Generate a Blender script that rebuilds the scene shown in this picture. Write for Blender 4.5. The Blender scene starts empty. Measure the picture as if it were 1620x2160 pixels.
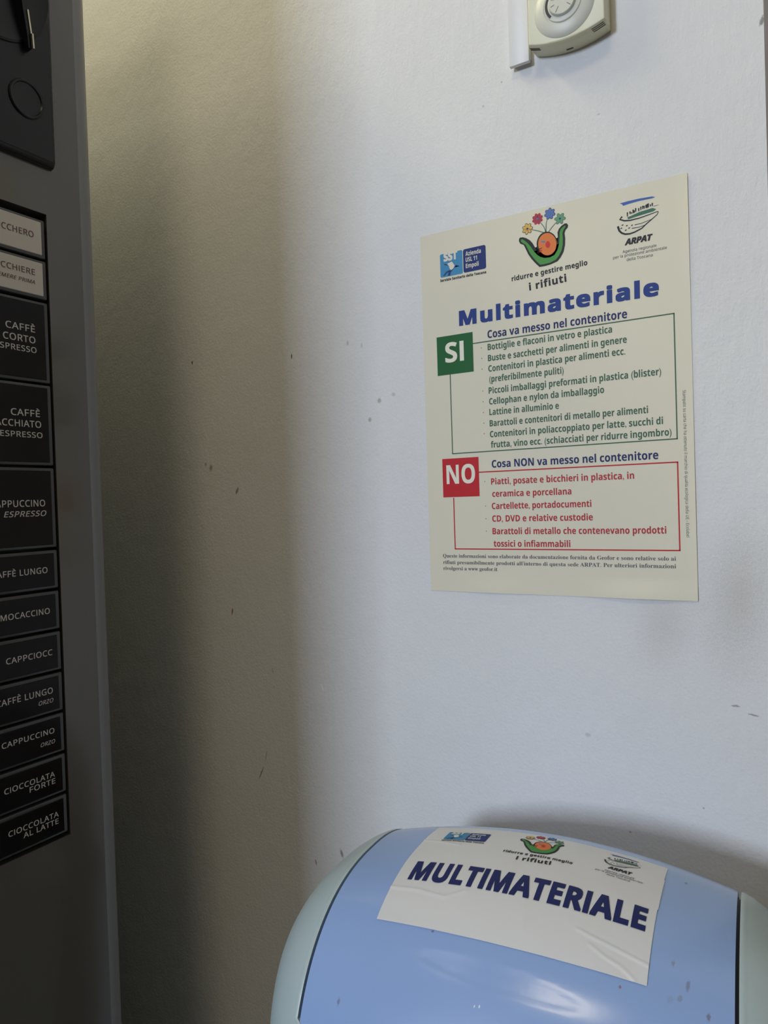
import bpy, bmesh, math
import numpy as np
from mathutils import Vector, Matrix

# ---------------------------------------------------------------- camera, world, lights, exposure
S = bpy.context.scene
col = S.collection
CAM = Vector((0.2919, -0.5532, 1.1274))
YAW, PITCH, ROLL, FPX = 0.546352, -0.0158368, -0.0322238, 1560.0
fwd = Vector((-math.sin(YAW)*math.cos(PITCH), math.cos(YAW)*math.cos(PITCH), math.sin(PITCH)))
rt0 = Vector((math.cos(YAW), math.sin(YAW), 0)); up0 = rt0.cross(fwd)
rt = rt0*math.cos(ROLL) + up0*math.sin(ROLL)
up = -rt0*math.sin(ROLL) + up0*math.cos(ROLL)
cam = bpy.data.cameras.new('camera'); camo = bpy.data.objects.new('camera', cam); col.objects.link(camo)
M = Matrix.Identity(4)
for i, v in enumerate((rt, up, -fwd)):
    for j in range(3): M[j][i] = v[j]
M.translation = CAM
camo.matrix_world = M
cam.sensor_fit = 'VERTICAL'; cam.sensor_height = 36.0; cam.lens = FPX/2160*36.0
cam.clip_start = 0.01; cam.clip_end = 50
S.camera = camo

W = bpy.data.worlds.new('world'); S.world = W; W.use_nodes = True
W.node_tree.nodes['Background'].inputs[0].default_value = (0.75, 0.85, 1, 1)
W.node_tree.nodes['Background'].inputs[1].default_value = 0.15

def area(name, loc, target, sx, sy, power, color):
    l = bpy.data.lights.new(name, 'AREA'); l.shape = 'RECTANGLE'; l.size = sx; l.size_y = sy
    l.energy = power; l.color = color
    o = bpy.data.objects.new(name, l); col.objects.link(o); o.location = loc
    o.rotation_euler = (Vector(target)-Vector(loc)).to_track_quat('-Z', 'Y').to_euler()
    return o
# daylight through the narrow window opposite, two warm ceiling panels
LAMPS = [((0.20, -1.34, 2.62), 0.46, 0.46, 7.4, (1.0, 0.84, 0.58)), ((-0.87, -0.50, 2.62), 0.2, 0.7, 13.0, (1.0, 0.93, 0.62))]
area('window_daylight', (-0.72, -3.97, 1.86), (-0.5, 0, 1.2), 0.42, 0.62, 80.0, (0.685, 0.80, 1.0))
for i, (p, sx, sy, pw, c) in enumerate(LAMPS):
    area('ceiling_lamp_light', p, (p[0], p[1], 0), sx, sy, pw, c)

S.view_settings.view_transform = 'Standard'; S.view_settings.look = 'None'
S.view_settings.gamma = 1.0; S.view_settings.use_curve_mapping = False
S.view_settings.exposure = 0.0
Z0 = 1.05                      # height of the poster's lower edge above the floor

# ---------------------------------------------------------------- materials
def lin(c):
    return tuple(((v/255)/12.92 if v/255 <= 0.04045 else ((v/255+0.055)/1.055)**2.4) for v in c) + (1,)
def mat(name, rgb, rough=0.5, metal=0.0, coat=0.0, spec=0.5, noise=None, bump=None, coat_rough=0.05):
    m = bpy.data.materials.new(name); m.use_nodes = True
    nt = m.node_tree; b = nt.nodes['Principled BSDF']
    b.inputs['Base Color'].default_value = lin(rgb); b.inputs['Roughness'].default_value = rough
    b.inputs['Metallic'].default_value = metal; b.inputs['Coat Weight'].default_value = coat
    b.inputs['Coat Roughness'].default_value = coat_rough
    b.inputs['Specular IOR Level'].default_value = spec
    if noise or bump:
        tc = nt.nodes.new('ShaderNodeTexCoord')
    if noise:      # (scale, amount)
        n = nt.nodes.new('ShaderNodeTexNoise'); n.inputs['Scale'].default_value = noise[0]; n.inputs['Detail'].default_value = 5
        nt.links.new(tc.outputs['Object'], n.inputs['Vector'])
        mx = nt.nodes.new('ShaderNodeMix'); mx.data_type = 'RGBA'
        mx.inputs[6].default_value = lin(tuple(max(0, v*(1-noise[1])) for v in rgb)); mx.inputs[7].default_value = lin(tuple(min(255, v*(1+noise[1])) for v in rgb))
        nt.links.new(n.outputs['Fac'], mx.inputs[0]); nt.links.new(mx.outputs[2], b.inputs['Base Color'])
    if bump:       # (scale, distance)
        n2 = nt.nodes.new('ShaderNodeTexNoise'); n2.inputs['Scale'].default_value = bump[0]; n2.inputs['Detail'].default_value = 6
        nt.links.new(tc.outputs['Object'], n2.inputs['Vector'])
        bp = nt.nodes.new('ShaderNodeBump'); bp.inputs['Distance'].default_value = bump[1]; bp.inputs['Strength'].default_value = 1
        nt.links.new(n2.outputs['Fac'], bp.inputs['Height']); nt.links.new(bp.outputs['Normal'], b.inputs['Normal'])
    return m

def add_marks(m, marks):
    """spots, scuffs and small painted highlights with a place of their own: (centre xyz, radii xyz, angle about y, rgb, strength, softness)"""
    nt = m.node_tree; b = nt.nodes['Principled BSDF']
    tc = nt.nodes.new('ShaderNodeTexCoord')
    nz = nt.nodes.new('ShaderNodeTexNoise'); nz.inputs['Scale'].default_value = 900; nz.inputs['Detail'].default_value = 3
    nt.links.new(tc.outputs['Object'], nz.inputs['Vector'])
    lk = b.inputs['Base Color'].links
    prev = lk[0].from_socket if lk else None
    for c, r, ang, rgb, st, soft in marks:
        mp = nt.nodes.new('ShaderNodeMapping'); mp.vector_type = 'TEXTURE'
        mp.inputs['Location'].default_value = c; mp.inputs['Rotation'].default_value = (0, ang, 0); mp.inputs['Scale'].default_value = r
        nt.links.new(tc.outputs['Object'], mp.inputs['Vector'])
        ln = nt.nodes.new('ShaderNodeVectorMath'); ln.operation = 'LENGTH'; nt.links.new(mp.outputs[0], ln.inputs[0])
        ad = nt.nodes.new('ShaderNodeMath'); ad.operation = 'MULTIPLY_ADD'; ad.inputs[1].default_value = 1.2
        nt.links.new(nz.outputs['Fac'], ad.inputs[0]); nt.links.new(ln.outputs['Value'], ad.inputs[2])
        mr = nt.nodes.new('ShaderNodeMapRange'); mr.interpolation_type = 'SMOOTHSTEP'
        mr.inputs['From Min'].default_value = 1.6-soft; mr.inputs['From Max'].default_value = 1.6
        mr.inputs['To Min'].default_value = st; mr.inputs['To Max'].default_value = 0
        nt.links.new(ad.outputs[0], mr.inputs['Value'])
        mx = nt.nodes.new('ShaderNodeMix'); mx.data_type = 'RGBA'
        nt.links.new(mr.outputs[0], mx.inputs[0])
        if prev: nt.links.new(prev, mx.inputs[6])
        else: mx.inputs[6].default_value = b.inputs['Base Color'].default_value
        mx.inputs[7].default_value = lin(rgb)
        prev = mx.outputs[2]
    nt.links.new(prev, b.inputs['Base Color'])

# ---------------------------------------------------------------- object helpers
ROOTLOC = {}
def thing(name, label, cat, loc, group=None):
    o = bpy.data.objects.new(name, None); col.objects.link(o); o.location = loc
    o.empty_display_size = 0.05
    o['label'] = label; o['category'] = cat
    if group: o['group'] = group
    ROOTLOC[o.name] = Vector(loc)
    return o
def rootloc(o):
    while o is not None:
        if o.name in ROOTLOC: return ROOTLOC[o.name]
        o = o.parent
    return Vector((0, 0, 0))
def link(name, me, m, parent=None, label=None, kind=None):
    if m and not me.materials: me.materials.append(m)
    o = bpy.data.objects.new(name, me); col.objects.link(o)
    if parent is not None: o.parent = parent
    if label: o['label'] = label
    if kind: o['kind'] = kind
    return o
def mesh(name, verts, faces, m, parent=None, label=None, kind=None, smooth=False):
    off = rootloc(parent)
    me = bpy.data.meshes.new(name)
    me.from_pydata([tuple(Vector(v)-off) for v in verts], [], faces)
    if smooth:
        for p in me.polygons: p.use_smooth = True
    me.update()
    return link(name, me, m, parent, label, kind)
def frombm(name, bm, m, parent=None, label=None, kind=None, smooth=False, auto=None):
    off = rootloc(parent)
    bmesh.ops.translate(bm, verts=bm.verts, vec=-off)
    me = bpy.data.meshes.new(name); bm.to_mesh(me); bm.free()
    if smooth or auto:
        for p in me.polygons: p.use_smooth = True
    if auto: me.set_sharp_from_angle(angle=math.radians(auto))
    return link(name, me, m, parent, label, kind)
def box_bm(lo, hi, bevel=0, seg=2, bm=None):
    b2 = bmesh.new()
    bmesh.ops.create_cube(b2, size=1)
    for v in b2.verts:
        for k in range(3): v.co[k] = lo[k] + (v.co[k]+0.5)*(hi[k]-lo[k])
    if bevel: bmesh.ops.bevel(b2, geom=b2.edges[:], offset=bevel, segments=seg, profile=0.5, affect='EDGES')
    if bm is None: return b2
    tmp = bpy.data.meshes.new('t'); b2.to_mesh(tmp); b2.free(); bm.from_mesh(tmp); bpy.data.meshes.remove(tmp)
    return bm
def box(name, lo, hi, m, parent=None, bevel=0, seg=2, label=None, kind=None):
    return frombm(name, box_bm(lo, hi, bevel, seg), m, parent, label, kind, auto=35 if bevel else None)

# ---------------------------------------------------------------- flat print: text and shapes through a page map
_caps = {}
BOLD = (0x1D5D4, 0x1D5EE); PLAIN = (0x1D5A0, 0x1D5BA); SERIF = (0x1D400, 0x1D41A)   # letter shapes of the built-in font
def glyphs(s, style):
    o = ''
    for c in s:
        if 'A' <= c <= 'Z': o += chr(style[0]+ord(c)-65)
        elif 'a' <= c <= 'z': o += chr(style[1]+ord(c)-97)
        elif '0' <= c <= '9' and style is BOLD: o += chr(0x1D7EC+ord(c)-48)
        else: o += c
    return o
def raw_text(s, shear, spacing):
    c = bpy.data.curves.new('t', 'FONT'); c.body = s; c.shear = shear; c.resolution_u = 3; c.space_character = spacing
    o = bpy.data.objects.new('t', c); col.objects.link(o); bpy.context.view_layer.update()
    me = bpy.data.meshes.new_from_object(o.evaluated_get(bpy.context.evaluated_depsgraph_get()))
    bpy.data.objects.remove(o); bpy.data.curves.remove(c)
    return me
def text_mesh(s, bold=0.0, shear=0.0, spacing=1.0, serif=False):
    caps = s.upper() == s and len(s) > 1      # upright bar for the I of all-capital words
    if caps: raw_s = s.replace('I', 'l')
    else: raw_s = s
    style = SERIF if serif else BOLD if bold >= .02 else PLAIN
    fat = min(.034, (bold-.02)*.8 if bold >= .02 else max(0, bold)); fat = 0 if serif else fat
    me = raw_text(glyphs(raw_s.replace('È', 'E'), style), shear, spacing)
    bm = bmesh.new(); bm.from_mesh(me); bpy.data.meshes.remove(me)
    if caps:
        for v in bm.verts:
            if v.co.y > .735: v.co.y = .714
    for k, c in enumerate(s):        # grave accents
        if c != 'È': continue
        w = []
        for sub in (s[:k], s[:k+1]):
            if not sub: w.append(0); continue
            m2 = raw_text(glyphs(sub.replace('È', 'E'), style), shear, spacing); w.append(max(v.co.x for v in m2.vertices)); bpy.data.meshes.remove(m2)
        x = (w[0]+w[1])/2+.05; y = max(v.co.y for v in bm.verts)+.05
        bm.faces.new([bm.verts.new((x+dx, y+dy, 0)) for dx, dy in ((.06, 0), (.15, 0), (.02, .14), (-.12, .14))])
    if fat:                          # heavier strokes: the same outline laid down four times, a hair apart
        base = bpy.data.meshes.new('t'); bm.to_mesh(base); bm.free(); bm = bmesh.new()
        for dx, dy in ((-fat, -fat), (fat, -fat), (-fat, fat), (fat, fat)):
            n = len(bm.verts); bm.from_mesh(base); bm.verts.ensure_lookup_table()
            for v in bm.verts[n:]: v.co.x += dx; v.co.y += dy; v.co.z = n
        bpy.data.meshes.remove(base)
        nn = max(1, max(v.co.z for v in bm.verts))
        for v in bm.verts: v.co.z = v.co.z/nn*.03
    out = bpy.data.meshes.new('t'); bm.to_mesh(out); bm.free()
    return out
def cap_h(bold, serif=False):
    if (bold, serif) not in _caps:
        me = text_mesh('H', bold, serif=serif); zs = [v.co.y for v in me.vertices]; _caps[bold, serif] = (min(zs), max(zs)); bpy.data.meshes.remove(me)
    return _caps[bold, serif]
def subdivide_grid(bm, step):
    xs = [v.co.x for v in bm.verts]; ys = [v.co.y for v in bm.verts]
    for ax, lo, hi in ((0, min(xs), max(xs)), (1, min(ys), max(ys))):
        t = lo+step
        while t < hi:
            co = Vector((t, 0, 0)) if ax == 0 else Vector((0, t, 0)); no = Vector((1, 0, 0)) if ax == 0 else Vector((0, 1, 0))
            bmesh.ops.bisect_plane(bm, geom=bm.verts[:]+bm.edges[:]+bm.faces[:], plane_co=co, plane_no=no, dist=1e-7)
            t += step
def text(name, s, p0, p1, cap, mp, m, parent, bold=0.02, shear=0.0, lift=0.15, step=None, spacing=1.0, serif=False, label=None):
    """fit s so that it runs from p0 to p1 (page units) along its baseline, capitals cap high"""
    me = text_mesh(s, bold, shear, spacing, serif)
    bm = bmesh.new(); bm.from_mesh(me); bpy.data.meshes.remove(me)
    y0, y1 = cap_h(bold, serif)
    xs = [v.co.x for v in bm.verts]; xa, xb = min(xs), max(xs)
    L = math.hypot(p1[0]-p0[0], p1[1]-p0[1]); ux, uy = (p1[0]-p0[0])/L, (p1[1]-p0[1])/L
    for v in bm.verts:
        a = (v.co.x-xa)/(xb-xa)*L; b = (v.co.y-y0)/(y1-y0)*cap
        v.co = (a, b, v.co.z)
    if step: subdivide_grid(bm, step)
    for v in bm.verts:
        a, b = v.co.x, v.co.y
        v.co = mp(p0[0]+ux*a-uy*b, p0[1]+uy*a+ux*b, lift+v.co.z)
    return frombm(name, bm, m, parent, label)
def shape_bm(pts, step=None):
    bm = bmesh.new(); vs = [bm.verts.new((x, y, 0)) for x, y in pts]
    f = bm.faces.new(vs); bmesh.ops.triangulate(bm, faces=[f])
    if step: subdivide_grid(bm, step)
    return bm
def shapes(name, polys, mp, m, parent, lift=0.1, step=None, label=None, kind=None):
    out = bmesh.new()
    for pts in polys:
        a = sum(pts[i][0]*pts[(i+1) % len(pts)][1]-pts[(i+1) % len(pts)][0]*pts[i][1] for i in range(len(pts)))
        if a < 0: pts = pts[::-1]
        b = shape_bm(pts, step); t = bpy.data.meshes.new('t'); b.to_mesh(t); b.free(); out.from_mesh(t); bpy.data.meshes.remove(t)
    for v in out.verts: v.co = mp(v.co.x, v.co.y, lift)
    return frombm(name, out, m, parent, label, kind)
def stroke(pts, w0, w1=None):
    """a pen stroke: polygon round a polyline, width from w0 to w1"""
    w1 = w0 if w1 is None else w1; n = len(pts); A = []; B = []
    for i, p in enumerate(pts):
        q0 = pts[max(i-1, 0)]; q1 = pts[min(i+1, n-1)]
        dx, dy = q1[0]-q0[0], q1[1]-q0[1]; L = math.hypot(dx, dy) or 1
        w = (w0+(w1-w0)*i/(n-1))/2
        A.append((p[0]-dy/L*w, p[1]+dx/L*w)); B.append((p[0]+dy/L*w, p[1]-dx/L*w))
    return A+B[::-1]
def rrect(x0, y0, x1, y1, r, n=4):
    out = []
    for cx, cy, a0 in ((x1-r, y1-r, 0), (x0+r, y1-r, 90), (x0+r, y0+r, 180), (x1-r, y0+r, 270)):
        for k in range(n+1):
            a = math.radians(a0+90*k/n); out.append((cx+r*math.cos(a), cy+r*math.sin(a)))
    return out
def ell(cx, cy, rx, ry, n=16, ang=0):
    c, s = math.cos(ang), math.sin(ang)
    return [(cx+rx*math.cos(t)*c-ry*math.sin(t)*s, cy+rx*math.cos(t)*s+ry*math.sin(t)*c) for t in [2*math.pi*k/n for k in range(n)]]

# ---------------------------------------------------------------- structure
wall_m = mat('painted_plaster', (229, 228, 226), 0.62, spec=0.35)
def wall_detail(m):
    nt = m.node_tree; b = nt.nodes['Principled BSDF']
    tc = nt.nodes.new('ShaderNodeTexCoord')
    def noise(scale, det, rough=0.55, vec=None):
        n = nt.nodes.new('ShaderNodeTexNoise'); n.inputs['Scale'].default_value = scale; n.inputs['Detail'].default_value = det; n.inputs['Roughness'].default_value = rough
        nt.links.new(vec or tc.outputs['Object'], n.inputs['Vector']); return n
    lo = noise(3.5, 4); fine = noise(430, 4, 0.6); mid = noise(38, 5, 0.6)
    mp = nt.nodes.new('ShaderNodeMapping'); mp.inputs['Scale'].default_value = (1, 1, 0.35); nt.links.new(tc.outputs['Object'], mp.inputs[0])
    roll = noise(150, 3, 0.6, mp.outputs[0])
    mx = nt.nodes.new('ShaderNodeMix'); mx.data_type = 'RGBA'; mx.inputs[6].default_value = lin((221, 219, 215)); mx.inputs[7].default_value = lin((235, 235, 234))
    nt.links.new(lo.outputs['Fac'], mx.inputs[0]); nt.links.new(mx.outputs[2], b.inputs['Base Color'])
    def mad(a, k, c):
        n = nt.nodes.new('ShaderNodeMath'); n.operation = 'MULTIPLY_ADD'; nt.links.new(a, n.inputs[0]); n.inputs[1].default_value = k
        if c is None: n.inputs[2].default_value = 0
        else: nt.links.new(c, n.inputs[2])
        return n.outputs[0]
    h = mad(fine.outputs['Fac'], 0.55, None); h = mad(mid.outputs['Fac'], 1.1, h); h = mad(roll.outputs['Fac'], 0.9, h)
    bp = nt.nodes.new('ShaderNodeBump'); bp.inputs['Distance'].default_value = 0.0011; bp.inputs['Strength'].default_value = 0.55
    nt.links.new(h, bp.inputs['Height']); nt.links.new(bp.outputs['Normal'], b.inputs['Normal'])
wall_detail(wall_m)
wm = wall_m.copy(); wm.name = 'painted_plaster_marked'
def wz(v): return Z0+v/1000
def mk(x, z, rx, rz, ang=0, rgb=(120, 95, 70), st=0.7, soft=0.5): return ((x/1000, 0, wz(z)), (rx/1000, 1, rz/1000), ang, rgb, st, soft)
add_marks(wm, [
    mk(-140.6, 215.2, .8, 2.6, 0, (70, 50, 35), .9, .3), mk(-270, 225.5, 1.2, 1.8, 0, (60, 35, 25), .9, .3),
    mk(-56, 148.9, 2.2, 2.6, 0, (150, 138, 118), .6, .6), mk(-45.6, 164.6, 2.6, 3.0, 0, (150, 138, 118), .6, .6),
    mk(-31, 168.5, 2.4, 2.2, 0.3, (165, 155, 140), .45, .6), mk(-77, 219, 1.6, 2.8, 0, (165, 155, 140), .5, .6), mk(-62, 215, 1.2, 3, 0, (175, 170, 165), .5, .6),
    mk(-249, 116, 3.0, 4.6, 0.2, (110, 85, 62), .65, .7), mk(-256, 120, 2.0, 3.0, 0, (120, 95, 70), .5, .7), mk(-214.6, 91.6, 1.8, 5.0, 0.5, (125, 80, 55), .7, .5),
    mk(-226.7, -29.5, 1.3, 4.0, 0.2, (130, 72, 48), .8, .4), mk(-117.7, -94.8, .8, 4.0, -0.5, (250, 248, 240), .9, .3), mk(-176.9, -84.8, .8, 3.6, -0.35, (190, 150, 120), .6, .4),
    mk(-196, -188, .9, 9, 0.45, (85, 80, 80), .7, .5), mk(-189, -170, .8, 7, 0.25, (110, 105, 100), .4, .5),
    mk(257.8, 384, 1.8, 4.0, 0.3, (105, 102, 100), .75, .6), mk(232, -71, 3.2, .8, 0, (105, 95, 90), .6, .4), mk(243, -76, 4.4, .7, 0.15, (100, 92, 88), .6, .4),
    mk(-102, -247, 2.2, 6, -0.3, (70, 55, 60), .7, .9), mk(-94, -252, 1.2, 4, 0.3, (85, 60, 60), .6, .8), mk(-132, -262, 1.2, 3.2, -0.2, (120, 60, 45), .6, .5),
    mk(210, -145.7, .9, .9, 0, (110, 95, 85), .5, .5), mk(159, -173, 1.2, 1.2, 0, (110, 95, 80), .45, .6), mk(129.7, -105, 2.8, 1.8, 0, (185, 182, 182), .5, .5),
    mk(76, 402, .9, .9, 0, (150, 148, 145), .6, .6), mk(60, 388, 1.2, 1.2, 0, (170, 168, 165), .5, .6), mk(-176, -100, .5, 1, 0, (90, 70, 55), .5, .5),
    mk(150.5, 355, 1.2, .7, 0, (150, 150, 150), .5, .5),
    mk(236, 4, 34, 78, 0.1, (172, 163, 150), .5, 1.3), mk(186, -20, 30, 50, 0.2, (186, 178, 166), .36, 1.3),
])
floor_m = mat('floor_tile', (92, 84, 74), 0.35, noise=(6, .08)); ceil_m = mat('ceiling_paint', (190, 184, 170), 0.8, noise=(3, .02))
X0, X1, Y0, ZC = -1.0, 2.3, -4.0, 2.7
def struct(name, lo, hi, m, bevel=0, parent=None):
    return box(name, lo, hi, m, parent, bevel, kind='structure' if parent is None else None)
struct('wall_back', (X0-.1, 0, 0), (X1+.1, .1, ZC), wm)
side_m = mat('beige_wall_paint', (150, 140, 122), 0.7, noise=(4, .03))
struct('wall_left', (X0-.1, Y0, 0), (X0, 0, ZC), side_m)
struct('wall_right', (X1, Y0, 0), (X1+.1, 0, ZC), side_m)
struct('floor', (X0-.1, Y0-.1, -.1), (X1+.1, .1, 0), floor_m)
struct('ceiling', (X0-.1, Y0-.1, ZC), (X1+.1, .1, ZC+.1), ceil_m)
bm = bmesh.new()      # front wall with the window opening
wx0, wx1, wz0, wz1 = -.96, -.48, 1.52, 2.20
for lo, hi in (((X0, Y0-.1, 0), (wx0, Y0, ZC)), ((wx1, Y0-.1, 0), (X1, Y0, ZC)), ((wx0, Y0-.1, 0), (wx1, Y0, wz0)), ((wx0, Y0-.1, wz1), (wx1, Y0, ZC))): box_bm(lo, hi, bm=bm)
frombm('wall_front', bm, side_m, kind='structure')
white_m = mat('white_enamel', (225, 226, 226), 0.35)
glass_m = mat('window_glass', (240, 245, 250), 0.05); glass_m.node_tree.nodes['Principled BSDF'].inputs['Transmission Weight'].default_value = 1
bm = bmesh.new()
for lo, hi in (((wx0, Y0-.06, wz0), (wx0+.03, Y0-.01, wz1)), ((wx1-.03, Y0-.06, wz0), (wx1, Y0-.01, wz1)), ((wx0+.03, Y0-.06, wz0), (wx1-.03, Y0-.01, wz0+.03)), ((wx0+.03, Y0-.06, wz1-.03), (wx1-.03, Y0-.01, wz1))): box_bm(lo, hi, bm=bm)
wf = frombm('window_1', bm, white_m, kind='structure')
box('pane', (wx0+.03, Y0-.04, wz0+.03), (wx1-.03, Y0-.034, wz1-.03), glass_m, wf)
base_m = mat('skirting_tile', (150, 140, 125), 0.3, noise=(12, .1))
struct('baseboard_back', (X0, -.012, 0), (.2593, 0, .08), base_m, .002)
trim_m = mat('grey_brown_door_casing', (112, 104, 100), 0.55, noise=(40, .12))
struct('trim_1', (.2594, -.009, 0), (.335, 0, 2.15), trim_m, .0015)
# the two ceiling lamps
lampglass = mat('lamp_diffuser', (250, 240, 215), 0.4)
for i, (p, sx, sy, pw, c) in enumerate(LAMPS):
    t = thing('ceiling_lamp', ['square ceiling light panel nearest the middle of the room', 'narrow ceiling light strip above the side of the vending machine'][i], 'lamp', (p[0], p[1], ZC))
    bm = bmesh.new(); a, b_ = sx/2+.03, sy/2+.03
    for lo, hi in (((-a, -b_, -.07), (-a+.02, b_, 0)), ((a-.02, -b_, -.07), (a, b_, 0)), ((-a+.02, -b_, -.07), (a-.02, -b_+.02, 0)), ((-a+.02, b_-.02, -.07), (a-.02, b_, 0))):
        box_bm([lo[k]+(p[0], p[1], ZC)[k] for k in range(3)], [hi[k]+(p[0], p[1], ZC)[k] for k in range(3)], bm=bm)
    frombm('housing', bm, white_m, t)
    box('diffuser', (p[0]-sx/2, p[1]-sy/2, ZC-.05), (p[0]+sx/2, p[1]+sy/2, ZC-.046), lampglass, t)

# ---------------------------------------------------------------- poster
def sstep(a, b, x):
    t = max(0, min(1, (x-a)/(b-a))); return t*t*(3-2*t)
def curl(u, v):      # how far the sheet stands off the wall, in mm
    low = sstep(16, 0, v)
    r = 0.5 + low*(0.9*math.exp(-((u-62)/26)**2) + 2.6*math.exp(-((u-172)/30)**2)*1.0)
    r += 0.7*sstep(205, 210, u)*(0.5+0.5*math.sin(v/37)) + 0.35*sstep(285, 297, v)
    return r
def poster_map(u, v, h=0.0): return Vector((u/1000, -(curl(u, v)+h)/1000, Z0+v/1000))
paper_m = mat('cream_paper', (228, 221, 198), 0.6, spec=0.3, bump=(900, 0.00004))
INK = {k: mat('ink_'+k, c, 0.55, spec=0.3) for k, c in dict(
    navy=(28, 38, 96), blue=(24, 54, 128), green_text=(62, 100, 74), green=(12, 94, 34), red=(196, 24, 32), red_text=(184, 42, 48), white=(240, 236, 215),
    black=(34, 33, 36), grey=(88, 88, 92), sky=(66, 140, 184), royal=(18, 44, 112), leaf=(76, 148, 66), leafdark=(28, 34, 26), orange=(226, 124, 58),
    cheek=(206, 52, 44), rose=(168, 56, 74), petal_blue=(90, 120, 178), petal_green=(106, 156, 118), petal_yellow=(222, 178, 92), stem=(104, 128, 112),
    teal=(60, 112, 92), stroke=(62, 100, 172), figure=(30, 60, 110)).items()}
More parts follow.
